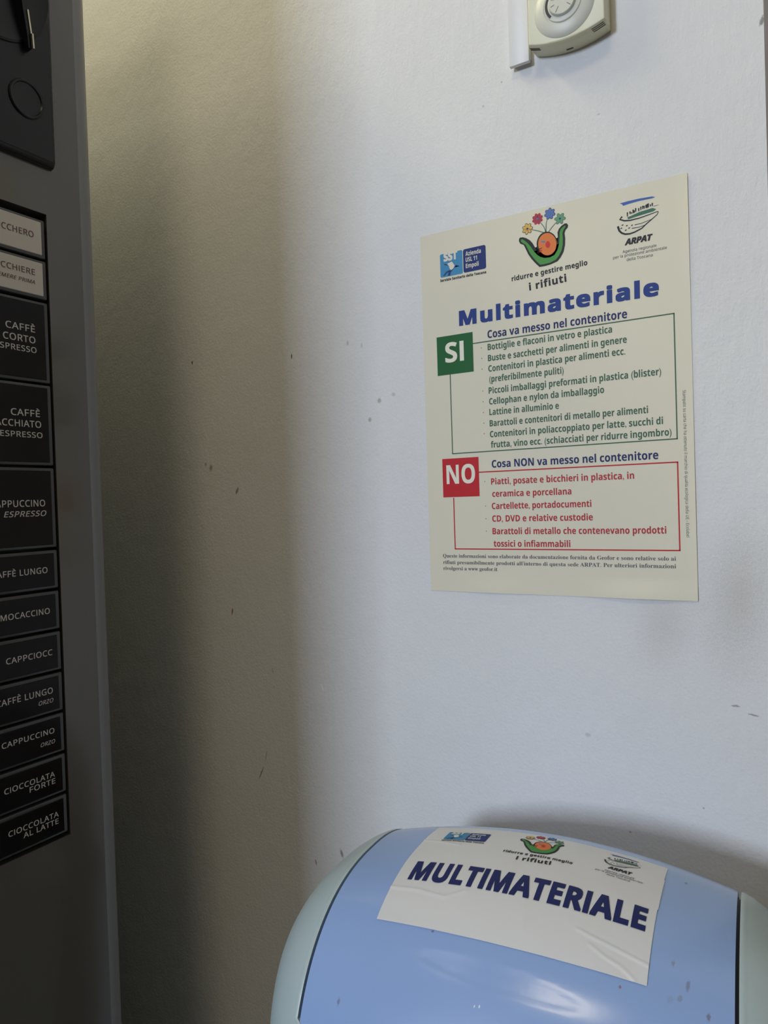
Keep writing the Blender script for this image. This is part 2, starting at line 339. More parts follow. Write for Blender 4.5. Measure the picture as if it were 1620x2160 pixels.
L = {'basket':[(86.9,277.6),(87.8,278.1),(89.9,277.9),(92.7,276.6),(95.5,274.4),(97.6,271.7),(99.6,267.9),(101.6,264.8),(103.6,261.7),(107.0,260.0),(110.5,259.7),(113.6,261.0),(116.1,264.2),(117.2,267.9),(117.5,271.8),(117.4,275.8),(118.5,278.2),(120.6,280.1),(123.0,281.2),(124.7,281.0),(125.7,279.3),(125.3,277.7),(123.6,276.2),(122.8,274.0),(123.2,270.0),(122.9,265.1),(121.7,260.4),(119.3,256.6),(116.8,254.1),(111.6,252.8),(106.8,252.4),(102.6,252.5),(99.9,255.4),(96.5,259.7),(93.8,264.0),(91.8,268.8),(90.5,271.8),(87.6,273.4),(86.6,275.6)],'basket_in':[(88.3,276.3),(89.5,276.5),(91.3,275.0),(93.7,272.5),(96.1,269.3),(98.4,265.4),(100.8,262.3),(103.5,260.0),(107.0,258.5),(111.1,258.2),(114.6,259.3),(117.1,262.7),(118.4,267.0),(118.9,271.6),(119.1,275.5),(120.0,277.6),(122.0,279.1),(123.6,279.6),(123.6,278.4),(122.1,276.8),(121.2,274.4),(121.4,270.3),(121.2,265.8),(120.1,261.4),(117.9,257.9),(115.5,255.5),(111.0,254.2),(106.5,253.9),(103.2,254.1),(101.0,256.5),(97.9,260.5),(95.2,264.7),(93.2,269.2),(91.9,271.8),(89.4,273.7),(88.3,274.9)],'head':[(117.2,267.0),(116.9,265.0),(116.3,263.1),(115.3,261.5),(113.9,260.3),(112.4,259.5),(110.6,259.1),(108.8,259.2),(107.0,259.8),(105.3,260.9),(103.7,262.3),(102.5,264.1),(101.5,266.1),(101.0,268.2),(100.8,270.4),(101.1,272.5),(101.8,274.3),(102.8,275.9),(104.2,277.2),(105.8,277.9),(107.5,278.3),(109.3,278.1),(111.2,277.5),(112.9,276.4),(114.4,275.0),(115.6,273.2),(116.5,271.2),(117.0,269.1)],'head_in':[(116.4,267.1),(116.1,265.3),(115.6,263.6),(114.7,262.2),(113.5,261.1),(112.1,260.3),(110.6,260.0),(109.0,260.1),(107.4,260.6),(105.9,261.6),(104.6,262.9),(103.5,264.4),(102.7,266.2),(102.2,268.1),(102.1,270.1),(102.3,271.9),(102.9,273.6),(103.8,275.0),(105.0,276.1),(106.4,276.8),(107.9,277.1),(109.5,277.0),(111.1,276.5),(112.6,275.5),(113.9,274.2),(115.0,272.7),(115.8,270.9),(116.3,269.0)],'cheek':[(111.6,267.8),(111.3,266.7),(110.8,265.9),(110.0,265.6),(109.2,265.7),(108.4,266.4),(107.9,267.4),(107.8,268.5),(108.0,269.6),(108.6,270.4),(109.3,270.8),(110.2,270.6),(110.9,269.9),(111.4,268.9)],'eye':[(107.8,270.7),(107.6,270.4),(107.1,270.3),(106.5,270.3),(105.7,270.4),(105.1,270.7),(104.6,271.1),(104.5,271.4),(104.6,271.7),(105.1,271.8),(105.8,271.8),(106.5,271.7),(107.2,271.4),(107.6,271.1)],'nose':[(101.3,266.5),(101.9,269.1),(102.9,267.2),(105.0,267.0),(104.4,266.2),(102.3,266.1)],'mouth':[(102.8,265.4),(105.1,265.1),(104.7,264.0),(102.9,263.5)],'mouthline':[(101.6,266.6),(103.7,266.4),(105.0,267.1),(105.1,266.7),(103.9,265.8),(101.8,266.1)],'flowers':[(93.8,283.6),(102.1,289.3),(111.9,291.0),(119.6,285.6)],'stem0':[(97.2,282.2),(102.0,280.3),(106.5,278.0)],'stem1':[(104.3,286.3),(107.0,282.1),(108.4,277.8)],'stem2':[(109.9,287.8),(108.8,284.3),(108.4,277.8)],'stem3':[(116.3,283.3),(113.1,280.4),(110.3,277.4)],'fr':[(93.8,283.6),(97.7,282.7),(94.0,287.3)],'bluestroke':[(163.7,286.6),(169.8,286.9),(177.0,286.9),(186.3,286.3),(188.5,285.3),(186.3,285.0),(177.0,285.2),(171.1,284.9),(166.1,284.4),(165.5,285.7)],'green':[(168.9,275.4),(172.2,276.1),(177.4,277.4),(186.4,278.2),(188.9,276.8),(187.0,275.7),(180.6,275.1),(174.1,274.5),(169.5,273.9)],'trees':[(169.1,279.0),(169.0,276.0),(170.9,279.3),(170.9,277.3),(171.9,278.4),(171.9,277.4),(173.1,280.1),(173.0,277.4),(173.9,279.3),(173.8,277.6),(174.9,280.7),(174.8,278.0),(177.0,280.2),(176.9,278.0),(178.5,280.9),(178.4,278.5),(179.8,281.2),(179.7,278.9),(180.7,281.0),(180.7,278.9),(182.0,281.4),(182.0,279.1),(182.8,281.8),(182.8,278.9),(183.6,282.0),(183.6,279.2),(185.1,281.0),(185.0,279.5),(186.3,281.7),(186.3,279.5)],'hull':[(165.3,276.8),(163.6,275.2),(166.8,273.5),(170.8,272.9),(177.3,273.1),(183.8,274.0),(190.1,275.0)],'hull2':[(162.1,270.5),(163.0,267.2),(164.6,265.2),(167.2,263.8),(170.5,263.4),(173.8,263.9),(178.7,265.5),(181.7,267.8),(185.6,270.3),(189.5,273.0),(190.3,274.8)],'l1':[(173.9,269.0),(178.8,269.1),(185.3,270.4)],'l2':[(171.9,267.0),(176.5,266.7),(181.0,267.3)],'l3':[(187.1,279.2),(190.6,279.4)],'dots':[(165.4,270.7),(168.4,269.6),(172.0,269.1),(164.5,268.6),(170.0,267.6),(167.6,266.6)],'torso':[(24.3,270.1),(26.5,270.5),(28.4,271.1),(29.8,269.5),(31.1,267.0),(29.7,265.2),(28.2,264.3),(26.7,265.1),(25.7,268.3)],'leg1':[(27.1,264.7),(23.3,263.7),(20.2,260.9),(21.7,260.7),(23.8,262.5),(27.0,263.2)],'leg2':[(28.2,264.5),(25.5,262.7),(24.5,260.2),(26.7,259.9),(27.4,262.6),(30.4,265.4)],'arm1':[(30.4,265.4),(31.1,267.0),(32.7,267.6),(35.6,265.9),(32.0,266.9),(31.4,265.9)],'arm2':[(21.3,270.2),(22.8,270.2),(24.6,269.2),(24.4,268.7),(22.0,269.4)]}
def grid(name, us, vs, mp, m, parent, label=None, thick=0.0):
    V = [mp(u, v, 0) for v in vs for u in us]; n = len(us)
    Fc = [(j*n+i, j*n+i+1, (j+1)*n+i+1, (j+1)*n+i) for j in range(len(vs)-1) for i in range(n-1)]
    return mesh(name, V, Fc, m, parent, label, smooth=True)
def header(mp, parent, fs, cream, step=None, flat=False):
    """the three emblems at the head of a sheet, in page millimetres"""
    K = dict(step=step)
    # health service emblem
    t = shapes('health_service_emblem', [rrect(17.9, 259.6, 38.2, 278.7, 1.2)], mp, INK['sky'], parent, 0.10, **K)
    if flat: t = parent
    shapes('emblem_panel', [rrect(38.8, 259.8, 58.6, 278.7, 1.6)], mp, INK['royal'], t, 0.10, **K)
    text('lettering', 'SST', (21.2, 272.2), (33.8, 272.2), 7.0, mp, cream, t, fs+.05, lift=0.18, spacing=.95, **K)
    shapes('running_figure', [L['leg1'], L['leg2'], L['arm1'], L['arm2']], mp, INK['figure'], t, 0.16, **K)
    shapes('figure_shirt', [L['torso']], mp, cream, t, 0.20, **K)
    for s, z, x1 in (('Azienda', 273.0, 54.5), ('USL 11', 268.2, 51), ('Empoli', 263.2, 52.4)):
        text('lettering', s, (41, z), (x1, z), 3.5, mp, cream, t, fs+.01, lift=0.18, **K)
    text('lettering', 'Servizio Sanitario della Toscana', (17.5, 256.2), (58.5, 256.0), 2.1, mp, INK['black'], t, fs+.03, lift=0.12, **K)
    # basket with a face and flowers
    t = shapes('basket_emblem', [L['basket']], mp, INK['leafdark'], parent, 0.10, **K)
    if flat: t = parent
    shapes('basket_fill', [L['basket_in']], mp, INK['leaf'], t, 0.17, **K)
    shapes('head_outline', [L['head']], mp, INK['leafdark'], t, 0.14, **K)
    shapes('face', [L['head_in']], mp, INK['orange'], t, 0.20, **K)
    shapes('cheek', [L['cheek'], L['mouth']], mp, INK['cheek'], t, 0.26, **K)
    shapes('eye', [L['eye']], mp, INK['sky'], t, 0.26, **K)
    shapes('nose_line', [L['mouthline'], stroke([(101.6, 270.2), (100.9, 267.2), (101.9, 266.2), (101.9, 263.0)], .5)], mp, INK['leafdark'], t, 0.28, **K)
    shapes('flower_stem', [stroke(L['stem%d' % k], .55, .8) for k in range(4)], mp, INK['stem'], t, 0.10, **K)
    for k, (cx, cy) in enumerate(L['flowers']):
        ink = INK[('petal_yellow', 'rose', 'petal_blue', 'petal_green')[k]]; n = (7, 8, 7, 6)[k]
        R = 4.1
        pet = [ell(cx+R*.58*math.cos(a), cy+R*.58*math.sin(a), R*.42, R*.27, 10, a) for a in [2*math.pi*q/n+.3*k for q in range(n)]]
        ring = [ell(cx+R*.60*math.cos(a), cy+R*.60*math.sin(a), R*.50, R*.34, 10, a) for a in [2*math.pi*q/n+.3*k for q in range(n)]]
        shapes('petal_outline', ring, mp, INK['leafdark'] if k == 0 else (INK['cheek'] if k == 1 else INK['royal'] if k == 2 else INK['teal']), t, 0.12, **K)
        shapes('flower', pet, mp, ink, t, 0.18, **K)
        shapes('flower_centre', [ell(cx, cy, .8, .8, 10)], mp, INK['figure'] if k in (0, 3) else INK['petal_blue'], t, 0.24, **K)
    text('lettering', 'ridurre e gestire meglio', (79.8, 245.6), (139.3, 247.0), 3.9, mp, INK['black'], parent, fs+.018, lift=0.12, spacing=1.05, **K)
    text('lettering', 'i rifiuti', (93.9, 235.9), (123.3, 237.6), 5.8, mp, INK['black'], parent, fs+.02, lift=0.12, spacing=1.08, **K)
    # regional agency emblem
    t = shapes('boat_emblem', [stroke(L['hull'], 1.3, .45), stroke(L['hull2'], 1.5, .4), stroke(L['l1'], .45, .3), stroke(L['l2'], .5, .3), stroke(L['l3'], .3, .2)]
        + [ell(x, y, .75, .38, 8, .3) for x, y in L['dots']] + [stroke([a, b], .95, .6) for a, b in zip(L['trees'][::2], L['trees'][1::2])], mp, INK['black'], parent, 0.16, **K)
    if flat: t = parent
    shapes('sky_stroke', [L['bluestroke']], mp, INK['stroke'], t, 0.10, **K)
    shapes('deck_stroke', [L['green']], mp, INK['teal'], t, 0.10, **K)
    text('lettering', 'ARPAT', (166.6, 255.7), (186.0, 255.7), 4.5, mp, INK['black'], t, fs+.06, shear=.25, lift=0.12, spacing=.95, **K)
    for s, x0, x1, z in (('Agenzia regionale', 164.9, 188.4, 250.5), ('per la protezione ambientale', 158.1, 195.3, 247.6), ('della Toscana', 167.6, 185.7, 244.3)):
        text('lettering', s, (x0, z), (x1, z), 2.0, mp, INK['grey'], t, fs-.012, lift=0.12, **K)

poster = thing('poster', 'cream paper recycling notice with green SI and red NO boxes on the wall', 'poster', (.105, 0, Z0))
us = list(np.linspace(0, 210, 64)); vs = list(np.linspace(0, 30, 26))+list(np.linspace(33, 297, 60))
grid('paper', us, vs, poster_map, paper_m, poster)
PM = poster_map; cream = mat('ink_cream', (228, 221, 198), 0.6)
header(PM, poster, .016, cream)
text('title', 'Multimateriale', (33.4, 217.6), (189.2, 216.0), 12.2, PM, INK['blue'], poster, .055, spacing=1.12)
text('heading', 'Cosa va messo nel contenitore', (58, 204.2), (166.9, 203.6), 6.2, PM, INK['navy'], poster, .026)
text('heading', 'Cosa NON va messo nel contenitore', (58.4, 100.7), (185.9, 100.5), 6.0, PM, INK['navy'], poster, .026)
GL = [('Bottiglie e flaconi in vetro e plastica', 57.8, 155.9, 194.7), ('Buste e sacchetti per alimenti in genere', 57.8, 166.2, 185.9), ('Contenitori in plastica per alimenti ecc.', 57.9, 164.9, 177.5),
      ('(preferibilmente puliti)', 58.4, 119.1, 169.1), ('Piccoli imballaggi preformati in plastica (blister)', 57.6, 189.3, 160.0), ('Cellophan e nylon da imballaggio', 57.7, 149, 151.3),
      ('Lattine in alluminio e', 57.6, 114.6, 142.8), ('Barattoli e contenitori di metallo per alimenti', 57.6, 179.7, 133.8), ('Contenitori in poliaccoppiato per latte, succhi di', 57.6, 189.7, 125.1),
      ('frutta, vino ecc. (schiacciati per ridurre ingombro)', 58.1, 195.2, 116.7)]
for s, a, b_, z in GL: text('text_line', s, (a, z), (b_, z), 5.0, PM, INK['green_text'], poster, .024)
RL = [('Piatti, posate e bicchieri in plastica, in', 57.3, 168.8, 87.2), ('ceramica e porcellana', 58, 122.4, 77.3), ('Cartellette, portadocumenti', 57.4, 137.3, 67.5),
      ('CD, DVD e relative custodie', 57.4, 138.1, 57.4), ('Barattoli di metallo che contenevano prodotti', 57.3, 190, 47.3), ('tossici o infiammabili', 58, 120.5, 37.3)]
for s, a, b_, z in RL: text('text_line', s, (a, z), (b_, z), 5.0, PM, INK['red_text'], poster, .024)
shapes('bullet_marks', [ell(52.4+.02*k, z+1.9, .4, .4, 8) for k, z in enumerate((195.4, 187, 178.4, 160.8, 152.2, 143.6, 135, 126.5))], PM, INK['green_text'], poster)
shapes('bullet_marks', [ell(51.9, z+1.9, .4, .4, 8) for z in (88, 68.2, 58, 48)], PM, INK['red_text'], poster)
def frame_lines(x0, x1, z0, z1, xs_, w): return [[(xs_, z1-w/2), (x1, z1-w/2), (x1, z1+w/2), (xs_, z1+w/2)], [(x1-w, z0), (x1, z0), (x1, z1), (x1-w, z1)], [(x0, z0-w/2), (x1, z0-w/2), (x1, z0+w/2), (x0, z0+w/2)], [(x0, z0), (x0+w, z0), (x0+w, z1-20), (x0, z1-20)]]
shapes('green_border', frame_lines(23.5, 199.3, 114, 201.8, 45, .85), PM, INK['green_text'], poster, .08)
shapes('red_border', frame_lines(23.2, 199.2, 35.3, 97.6, 46.9, .95), PM, INK['red'], poster, .08)
t = shapes('green_tile', [[(12.5, 179.3), (45.1, 179.3), (45.1, 211.2), (12.5, 211.2)]], PM, INK['green'], poster, .12)
text('lettering', 'SI', (20.0, 189.2), (36.9, 189.2), 16.2, PM, INK['white'], t, .028, lift=.2)
t = shapes('red_tile', [[(14.2, 78.2), (47, 78.2), (47, 110.1), (14.2, 110.1)]], PM, INK['red'], poster, .12)
text('lettering', 'NO', (17.8, 89.1), (43.6, 89.1), 15.6, PM, INK['white'], t, .028, lift=.2)
text('side_print', 'Stampato su carta che ha ottenuto il marchio di qualità ecologica della UE - Ecolabel', (203.3, 147.5), (203.3, 44.7), 2.1, PM, INK['grey'], poster, -.005)
for s, x1, z in (("Queste informazioni sono elaborate da documentazione fornita da Geofor e sono relative solo ai", 196, 28.1),
                 ("rifiuti presumibilmente prodotti all'interno di questa sede ARPAT. Per ulteriori informazioni", 195.9, 22.7), ("rivolgersi a www geofor.it", 60.5, 17.7)):
    text('fine_print', s, (12.2, z), (x1, z), 2.9, PM, INK['grey'], poster, 0, serif=True)

# ---------------------------------------------------------------- waste bin
YC, ZCB, BA, BB, BN, RX, TH, OX, WS, WW, RR = 0.01685, 0.78688, 0.11392, 0.12921, 2.35595, 0.42523, 0.08474, 0.13947, 0.10779, 0.15242, 0.04722
AX = Vector((math.cos(TH), math.sin(TH), 0)); AY = Vector((-math.sin(TH), math.cos(TH), 0)); BO = Vector((OX, -.16, 0))
def lidP(x, ph, out=0.0):
    """point of the domed lid: x across (m), ph round the barrel (0 front, pi/2 top), out = offset along the normal"""
    c, s = math.cos(ph), math.sin(ph); e = 2/BN
    Y = -BA*math.copysign(abs(c)**e, c); Z = BB*math.copysign(abs(s)**e, s)
    Ny = -math.copysign(abs(c)**(2-e), c)/BA; Nz = math.copysign(abs(s)**(2-e), s)/BB
    l = math.hypot(Ny, Nz); Ny /= l; Nz /= l
    t = min(1, max(0, (abs(x)-(WW-RR))/RR))
    d = x*x/(2*RX) + RR*(1-math.sqrt(1-t*t)) - out
    return BO + AX*x + AY*(YC+Y-Ny*d) + Vector((0, 0, ZCB+Z-Nz*d))
_ph = np.linspace(0.02, 3.1, 3000); _p = [lidP(0, a) for a in _ph]
_arc = np.concatenate([[0], np.cumsum([(_p[i+1]-_p[i]).length for i in range(len(_p)-1)])]); _arc -= _arc[int(np.argmax([q.z for q in _p]))]
def s2ph(s): return float(np.interp(s/1000, _arc, _ph))
def lid_s(x, s, out=0.0): return lidP(x/1000, s2ph(s), out/1000)
bin_ = thing('waste_bin', 'pale blue swing-lid waste bin labelled MULTIMATERIALE against the wall', 'bin', (OX, -.16, 0))
flap_m = mat('pale_blue_plastic', (152, 180, 226), 0.2, spec=0.5, noise=(9, .02), bump=(260, 0.00003))
cheek_m = mat('grey_green_plastic', (182, 198, 198), 0.36, noise=(7, .02), bump=(300, 0.00004))
def mk3(x, s, r, rgb, st, ang=0, stretch=1.0):
    q = lid_s(x, s)-BO; return (tuple(q), (r/1000, r*stretch/1000, r*stretch/1000), ang, rgb, st, .6)
add_marks(flap_m, [mk3(-83, -114, 1.2, (120, 92, 84), .5, 0, 2.2), mk3(-38, -69, 1.0, (90, 90, 110), .7), mk3(87, -61, 1.2, (112, 98, 88), .45, 0, 3.0), mk3(84, -68.5, 1.2, (128, 118, 112), .35, .6, 2.0),
    mk3(80, -70.5, 1.8, (128, 122, 122), .2, .6, 1.3), mk3(81, 20, .9, (110, 105, 105), .6, 0, 2.8), mk3(96, -72.8, 1.2, (115, 98, 90), .6, 0, 2), mk3(80, -51.5, 1.1, (140, 125, 130), .5, 0, 2), mk3(58, -72.2, 1.0, (150, 80, 90), .7),
    mk3(-7.5, -97.9, .55, (250, 250, 250), .95, 0, 1.8), mk3(-5.0, -97.5, .55, (250, 250, 250), .95, 0, 1.8)])  # last two: white specks, a tiny highlight put into the flap colour
GAP = .0011
def dent(x, s):       # shallow finger rest pressed into the flap
    q = (x/47)**2 + ((s+84+.05*x)/5.8)**2
    return -0.3*sstep(1.0, 0.6, q) if q < 1 else 0.0
def shell(name, P, nu, nv, th_out, th_in, m, parent, label=None):
    """closed shell from a (u,v,out) function"""
    V = [P(i/nu, j/nv, th_out) for j in range(nv+1) for i in range(nu+1)] + [P(i/nu, j/nv, th_in) for j in range(nv+1) for i in range(nu+1)]
    n = nu+1; B = n*(nv+1); F = []
    for j in range(nv):
        for i in range(nu):
            a = j*n+i; F.append((a, a+1, a+n+1, a+n)); F.append((B+a, B+a+n, B+a+n+1, B+a+1))
    for i in range(nu):
        F.append((i, B+i, B+i+1, i+1)); a = nv*n+i; F.append((a, a+1, B+a+1, B+a))
    for j in range(nv):
        a = j*n; F.append((a, a+n, B+a+n, B+a)); a = j*n+nu; F.append((a, B+a, B+a+n, a+n))
    o = mesh(name, V, F, m, parent, label, smooth=True)
    bm = bmesh.new(); bm.from_mesh(o.data); bmesh.ops.recalc_face_normals(bm, faces=bm.faces[:]); bm.to_mesh(o.data); bm.free()
    o.data.set_sharp_from_angle(angle=math.radians(50))
    return o
S0, S1 = _arc[0]*1000+9, 150.0
def flapP(u, v, out):
    x = (-1+2*u)*(WS-GAP)*1000; s = S0 + v*(S1-S0)
    return lid_s(x, s, out + (dent(x, s) if out > -1 else 0) - 0.25)
shell('flap', flapP, 110, 200, 0.0, -3.0, flap_m, bin_)
def cheekP(side):
    def f(u, v, out):
        ph = -0.35 + v*(math.pi+.7)
        wi = WS + GAP*.6 - max(0, min(.02, (.47-ph)*.16)) if ph < 1.5 else WS+GAP*.6
        if u < .22:
            a = u/.22; x = wi + a*.004; lip = (0.7*math.sin(min(1, a*1.15)*math.pi/2*1.35))*(1-.45*a) if out > -1 else 0
        else:
            a = (u-.22)/.78; x = wi+.004 + (WW-.0002-wi-.004)*math.sin(a*math.pi/2)
            lip = .0 if out <= -1 else 0.42*max(0, 1-a*6)
        if ph < 0 or ph > math.pi:      # straight skirt below the dome
            q = lidP(side*x, 0.0001 if ph < 0 else math.pi-.0001, (out+lip)/1000)
            return q - Vector((0, 0, (-ph if ph < 0 else ph-math.pi)*.11))
        return lidP(side*x, max(.0001, min(math.pi-.0001, ph)), (out+lip)/1000)
    return f
for sd in (-1, 1): shell('lid_cheek', cheekP(sd), 40, 150, 0.2, -12.0, cheek_m, bin_)
for sd in (-1, 1):
    P = [cheekP(sd)(1, v/60, 0.2) for v in range(61)]; Q = [p - AX*sd*.003 for p in P]; n = len(P)
    mesh('side_cap', P+Q, [tuple(range(n)) if sd > 0 else tuple(range(n))[::-1], tuple(range(n, 2*n))[::-1] if sd > 0 else tuple(range(n, 2*n))]+[(i, (i+1) % n, n+(i+1) % n, n+i) for i in range(n)], cheek_m, bin_)
gap_shade_m = mat('dark_gap_shade', (40, 42, 48), 0.5)  # added strip under each flap gap, its dark colour stands in for shade
def gap_shadeP(side):
    return lambda u, v, out: lidP(side*(WS-.014+.017*u), .02+v*(math.pi-.04), out/1000)
for sd in (-1, 1): shell('gap_shade_strip', gap_shadeP(sd), 3, 90, -4.0, -6.0, gap_shade_m, bin_)
# rim around the bottom of the dome, body tapering to the floor
def rring(hx, hy, r, z, n=10):
    out = []
    for cx, cy, a0 in ((hx-r, hy-r, 0), (-hx+r, hy-r, 90), (-hx+r, -hy+r, 180), (hx-r, -hy+r, 270)):
        for k in range(n+1):
            a = math.radians(a0+90*k/n); out.append(BO+AX*(cx+r*math.cos(a))+AY*(YC+cy+r*math.sin(a))+Vector((0, 0, z)))
    return out
def loft(name, rings, m, parent, cap0=True, cap1=True):
    V = [p for r in rings for p in r]; n = len(rings[0]); F = []
    for j in range(len(rings)-1):
        for i in range(n): F.append((j*n+i, j*n+(i+1) % n, (j+1)*n+(i+1) % n, (j+1)*n+i))
    if cap0: F.append(tuple(range(n))[::-1])
    if cap1: F.append(tuple(range((len(rings)-1)*n, len(rings)*n)))
    o = mesh(name, V, F, m, parent, smooth=True); o.data.set_sharp_from_angle(angle=math.radians(40)); return o
loft('collar', [rring(.1435, .106, .03, .755), rring(.152, .1125, .032, .751), rring(.155, .114, .033, .735), rring(.150, .112, .032, .715)], cheek_m, bin_)
loft('body', [rring(.118, .086, .03, 0), rring(.122, .09, .032, .006), rring(.146, .108, .032, .7149)], cheek_m, bin_)
# front band of the dome below the flap
def bandP(u, v, out):
    x = (-1+2*u)*(WS-.018); s = -.33+v*.40
    if s < 0: return lidP(x, .0001, out/1000) - Vector((0, 0, -s*.11))
    return lidP(x, max(.0001, s), out/1000)
shell('front_band', bandP, 30, 14, 0.3, -3.0, cheek_m, bin_)

# printed label on the flap
def fold(x, s):
    h = 0.0
    for pts, w, a in (([(-73, -45.7), (-56, -46), (-38, -48.6), (-27, -42)], .9, .5), ([(-74, 6), (-65, 4.7), (-47, 1)], .8, .4),
                      ([(35, -50), (41, -51.7), (54, -54.4), (59, -55.6), (71, -58.2)], .8, .55), ([(42, -56.5), (50, -60.5), (57, -62.6), (64, -67)], .8, .45), ([(6, -40.5), (7, -48.6), (9, -60)], .7, .25)):
        for (x0, s0), (x1, s1) in zip(pts, pts[1:]):
            dx, ds = x1-x0, s1-s0; t = max(0, min(1, ((x-x0)*dx+(s-s0)*ds)/(dx*dx+ds*ds)))
            d = math.hypot(x-x0-t*dx, s-s0-t*ds); g = a*math.exp(-(d/w)**2)
            if g > h: h = g
    return h + .06*math.sin(x*.21+s*.13)
LK = .683
def label_map(u, v, h=0.0):       # the sheet is the poster's header at 0.683 scale
    x = -73 + u*LK; s = 33.4 - LK*(297-v)
    return lid_s(x, s, .28 + fold(x, s) + h)
lab_m = mat('white_glossy_label', (226, 226, 224), 0.33, spec=0.5)
def edge(u, v):      # hand-cut sheet, a little out of square
    k = (297-v)/148.5
    return u*(1-.006*k) + (0.6 if 30 < 297-v < 78 and u > 200 else 0), v + (-.8*math.sin(u/210*math.pi) if k > .95 else .6*math.sin(u/33) if k < .05 else 0)
us = list(np.linspace(0, 210, 145)); vs = list(297-np.linspace(0, 148.5, 120))
lab = grid('label', us, vs, lambda u, v, h: label_map(*edge(u, v), h), lab_m, bin_, 'white paper label printed MULTIMATERIALE')
lab_cream = lab_m
def hmap(u, v, h=0.0): return label_map(u, v, h*1.2+.1)
header_parent = lab
header(hmap, lab, .016, lab_cream, step=6, flat=True)
text('title', 'MULTIMATERIALE', (11.7, 190.6), (203.5, 190.6), 25.0, hmap, INK['navy'], lab, .05, step=4, spacing=1.02)

# ---------------------------------------------------------------- cable trunking and thermostat
trunk_m = mat('white_pvc', (232, 230, 226), 0.4, noise=(30, .01))
t = thing('cable_trunking', 'white plastic cable trunking ending beside the cream thermostat', 'trunking', (.093, 0, Z0+.41))
box('base', (.0862, -.004, Z0+.4100), (.1008, -.0001, Z0+.72), trunk_m, t, .0003)
bm = box_bm((.0855, -.0078, Z0+.4065), (.1015, -.0042, Z0+.72), .0006)
frombm('cover', bm, trunk_m, t, auto=40)
th_m = mat('cream_plastic', (232, 227, 194), 0.42, noise=(20, .01))
disc_m = mat('grey_cream_plastic', (212, 211, 196), 0.4); slot_m = mat('dark_vent', (96, 93, 84), 0.6)
dark_m = mat('dark_scale_window', (70, 70, 74), 0.25)
th = thing('thermostat', 'cream wall thermostat with round dial above the poster', 'thermostat', (.133, 0, Z0+.43))
zt = .492
def arcz(x, top=False):
    k = ((x-133)/28.5)**2; return 406.2+5.2*k
pts = [(x, arcz(x)) for x in np.linspace(104.8, 161.2, 21)] + [(161.2, 498), (104.8, 498)]
V = []; F = []
lay = [(-.0001, .985, -0.3), (-.004, .99, -0.1), (-.012, 1.0, 0), (-.0165, 1.0, 0), (-.0178, .985, .5), (-.0182, .965, 1.1)]
cx0, cz0 = 133.0, 452.0
for y, k, dz in lay:
    for x, z in pts:
        V.append((( cx0+(x-cx0)*k)/1000, y, Z0+(cz0+(z-cz0)*(1-(1-k)*.6)+ (0 if z > 480 else dz*.2))/1000))
n = len(pts)
for j in range(len(lay)-1):
    for i in range(n): F.append((j*n+i, j*n+(i+1) % n, (j+1)*n+(i+1) % n, (j+1)*n+i))
F.append(tuple(range((len(lay)-1)*n, len(lay)*n)))
F.append(tuple(range(n))[::-1])
o = mesh('housing', V, F, th_m, th, smooth=True); o.data.set_sharp_from_angle(angle=math.radians(30))
def lathe(name, prof, cx, cz, y0, m, parent, n=56, label=None):
    V = []; F = []
    for r, h in prof:
        for k in range(n):
            a = 2*math.pi*k/n; V.append(((cx+r*math.cos(a))/1000, y0-h/1000, Z0+(cz+r*math.sin(a))/1000))
    for j in range(len(prof)-1):
        for k in range(n): F.append((j*n+k, j*n+(k+1) % n, (j+1)*n+(k+1) % n, (j+1)*n+k))
    F.append(tuple(range((len(prof)-1)*n, len(prof)*n)))
    o = mesh(name, V, F, m, parent, label, smooth=True)
    bm = bmesh.new(); bm.from_mesh(o.data); bmesh.ops.recalc_face_normals(bm, faces=bm.faces[:]); bm.to_mesh(o.data); bm.free()
    o.data.set_sharp_from_angle(angle=math.radians(38)); return o
ring = lathe('dial_ring', [(22.3, -.4), (22.3, .15), (21.6, .8), (19.5, 1.9), (16.5, 2.7), (14.4, 3.1), (13.9, 2.7)], 132.4, 430.6, -.0182, disc_m, th)
dial = lathe('dial', [(13.7, 1.0), (13.7, 3.0), (13.2, 3.5), (11.2, 3.6), (10.2, 4.0), (9.8, 5.4), (9.2, 5.9), (2, 6.1)], 132.4, 431.2, -.0182, disc_m, th)
def dm(u, v, h=0.0): return Vector((u/1000, -.0182-.0061-h/1000, Z0+v/1000))
def dm2(u, v, h=0.0): return Vector((u/1000, -.0182-.0037-h/1000, Z0+v/1000))
cxd, czd = 132.4, 431.2
tk = []
for a, r0, r1 in ((197, 5.6, 8.4), (238, 4.2, 8.6), (320, 5.2, 8.4), (350, 6, 8.6), (160, 5.6, 8.4), (120, 5.6, 8.4), (80, 5.6, 8.4), (40, 5.6, 8.4), (15, 5.6, 8.4)):
    a = math.radians(a); tk.append(stroke([(cxd+r0*math.cos(a), czd+r0*math.sin(a)), (cxd+r1*math.cos(a), czd+r1*math.sin(a))], .42))
shapes('scale_marks', tk, dm, mat('grey_scale_mark', (120, 120, 122), .5), dial, .05, kind='stuff')
aw = [math.radians(v) for v in np.linspace(150, 222, 12)]
shapes('scale_window', [[(cxd+12.9*math.cos(a), czd+12.9*math.sin(a)) for a in aw]+[(cxd+11.0*math.cos(a), czd+11.0*math.sin(a)) for a in aw[::-1]]], dm2, dark_m, dial, .12)
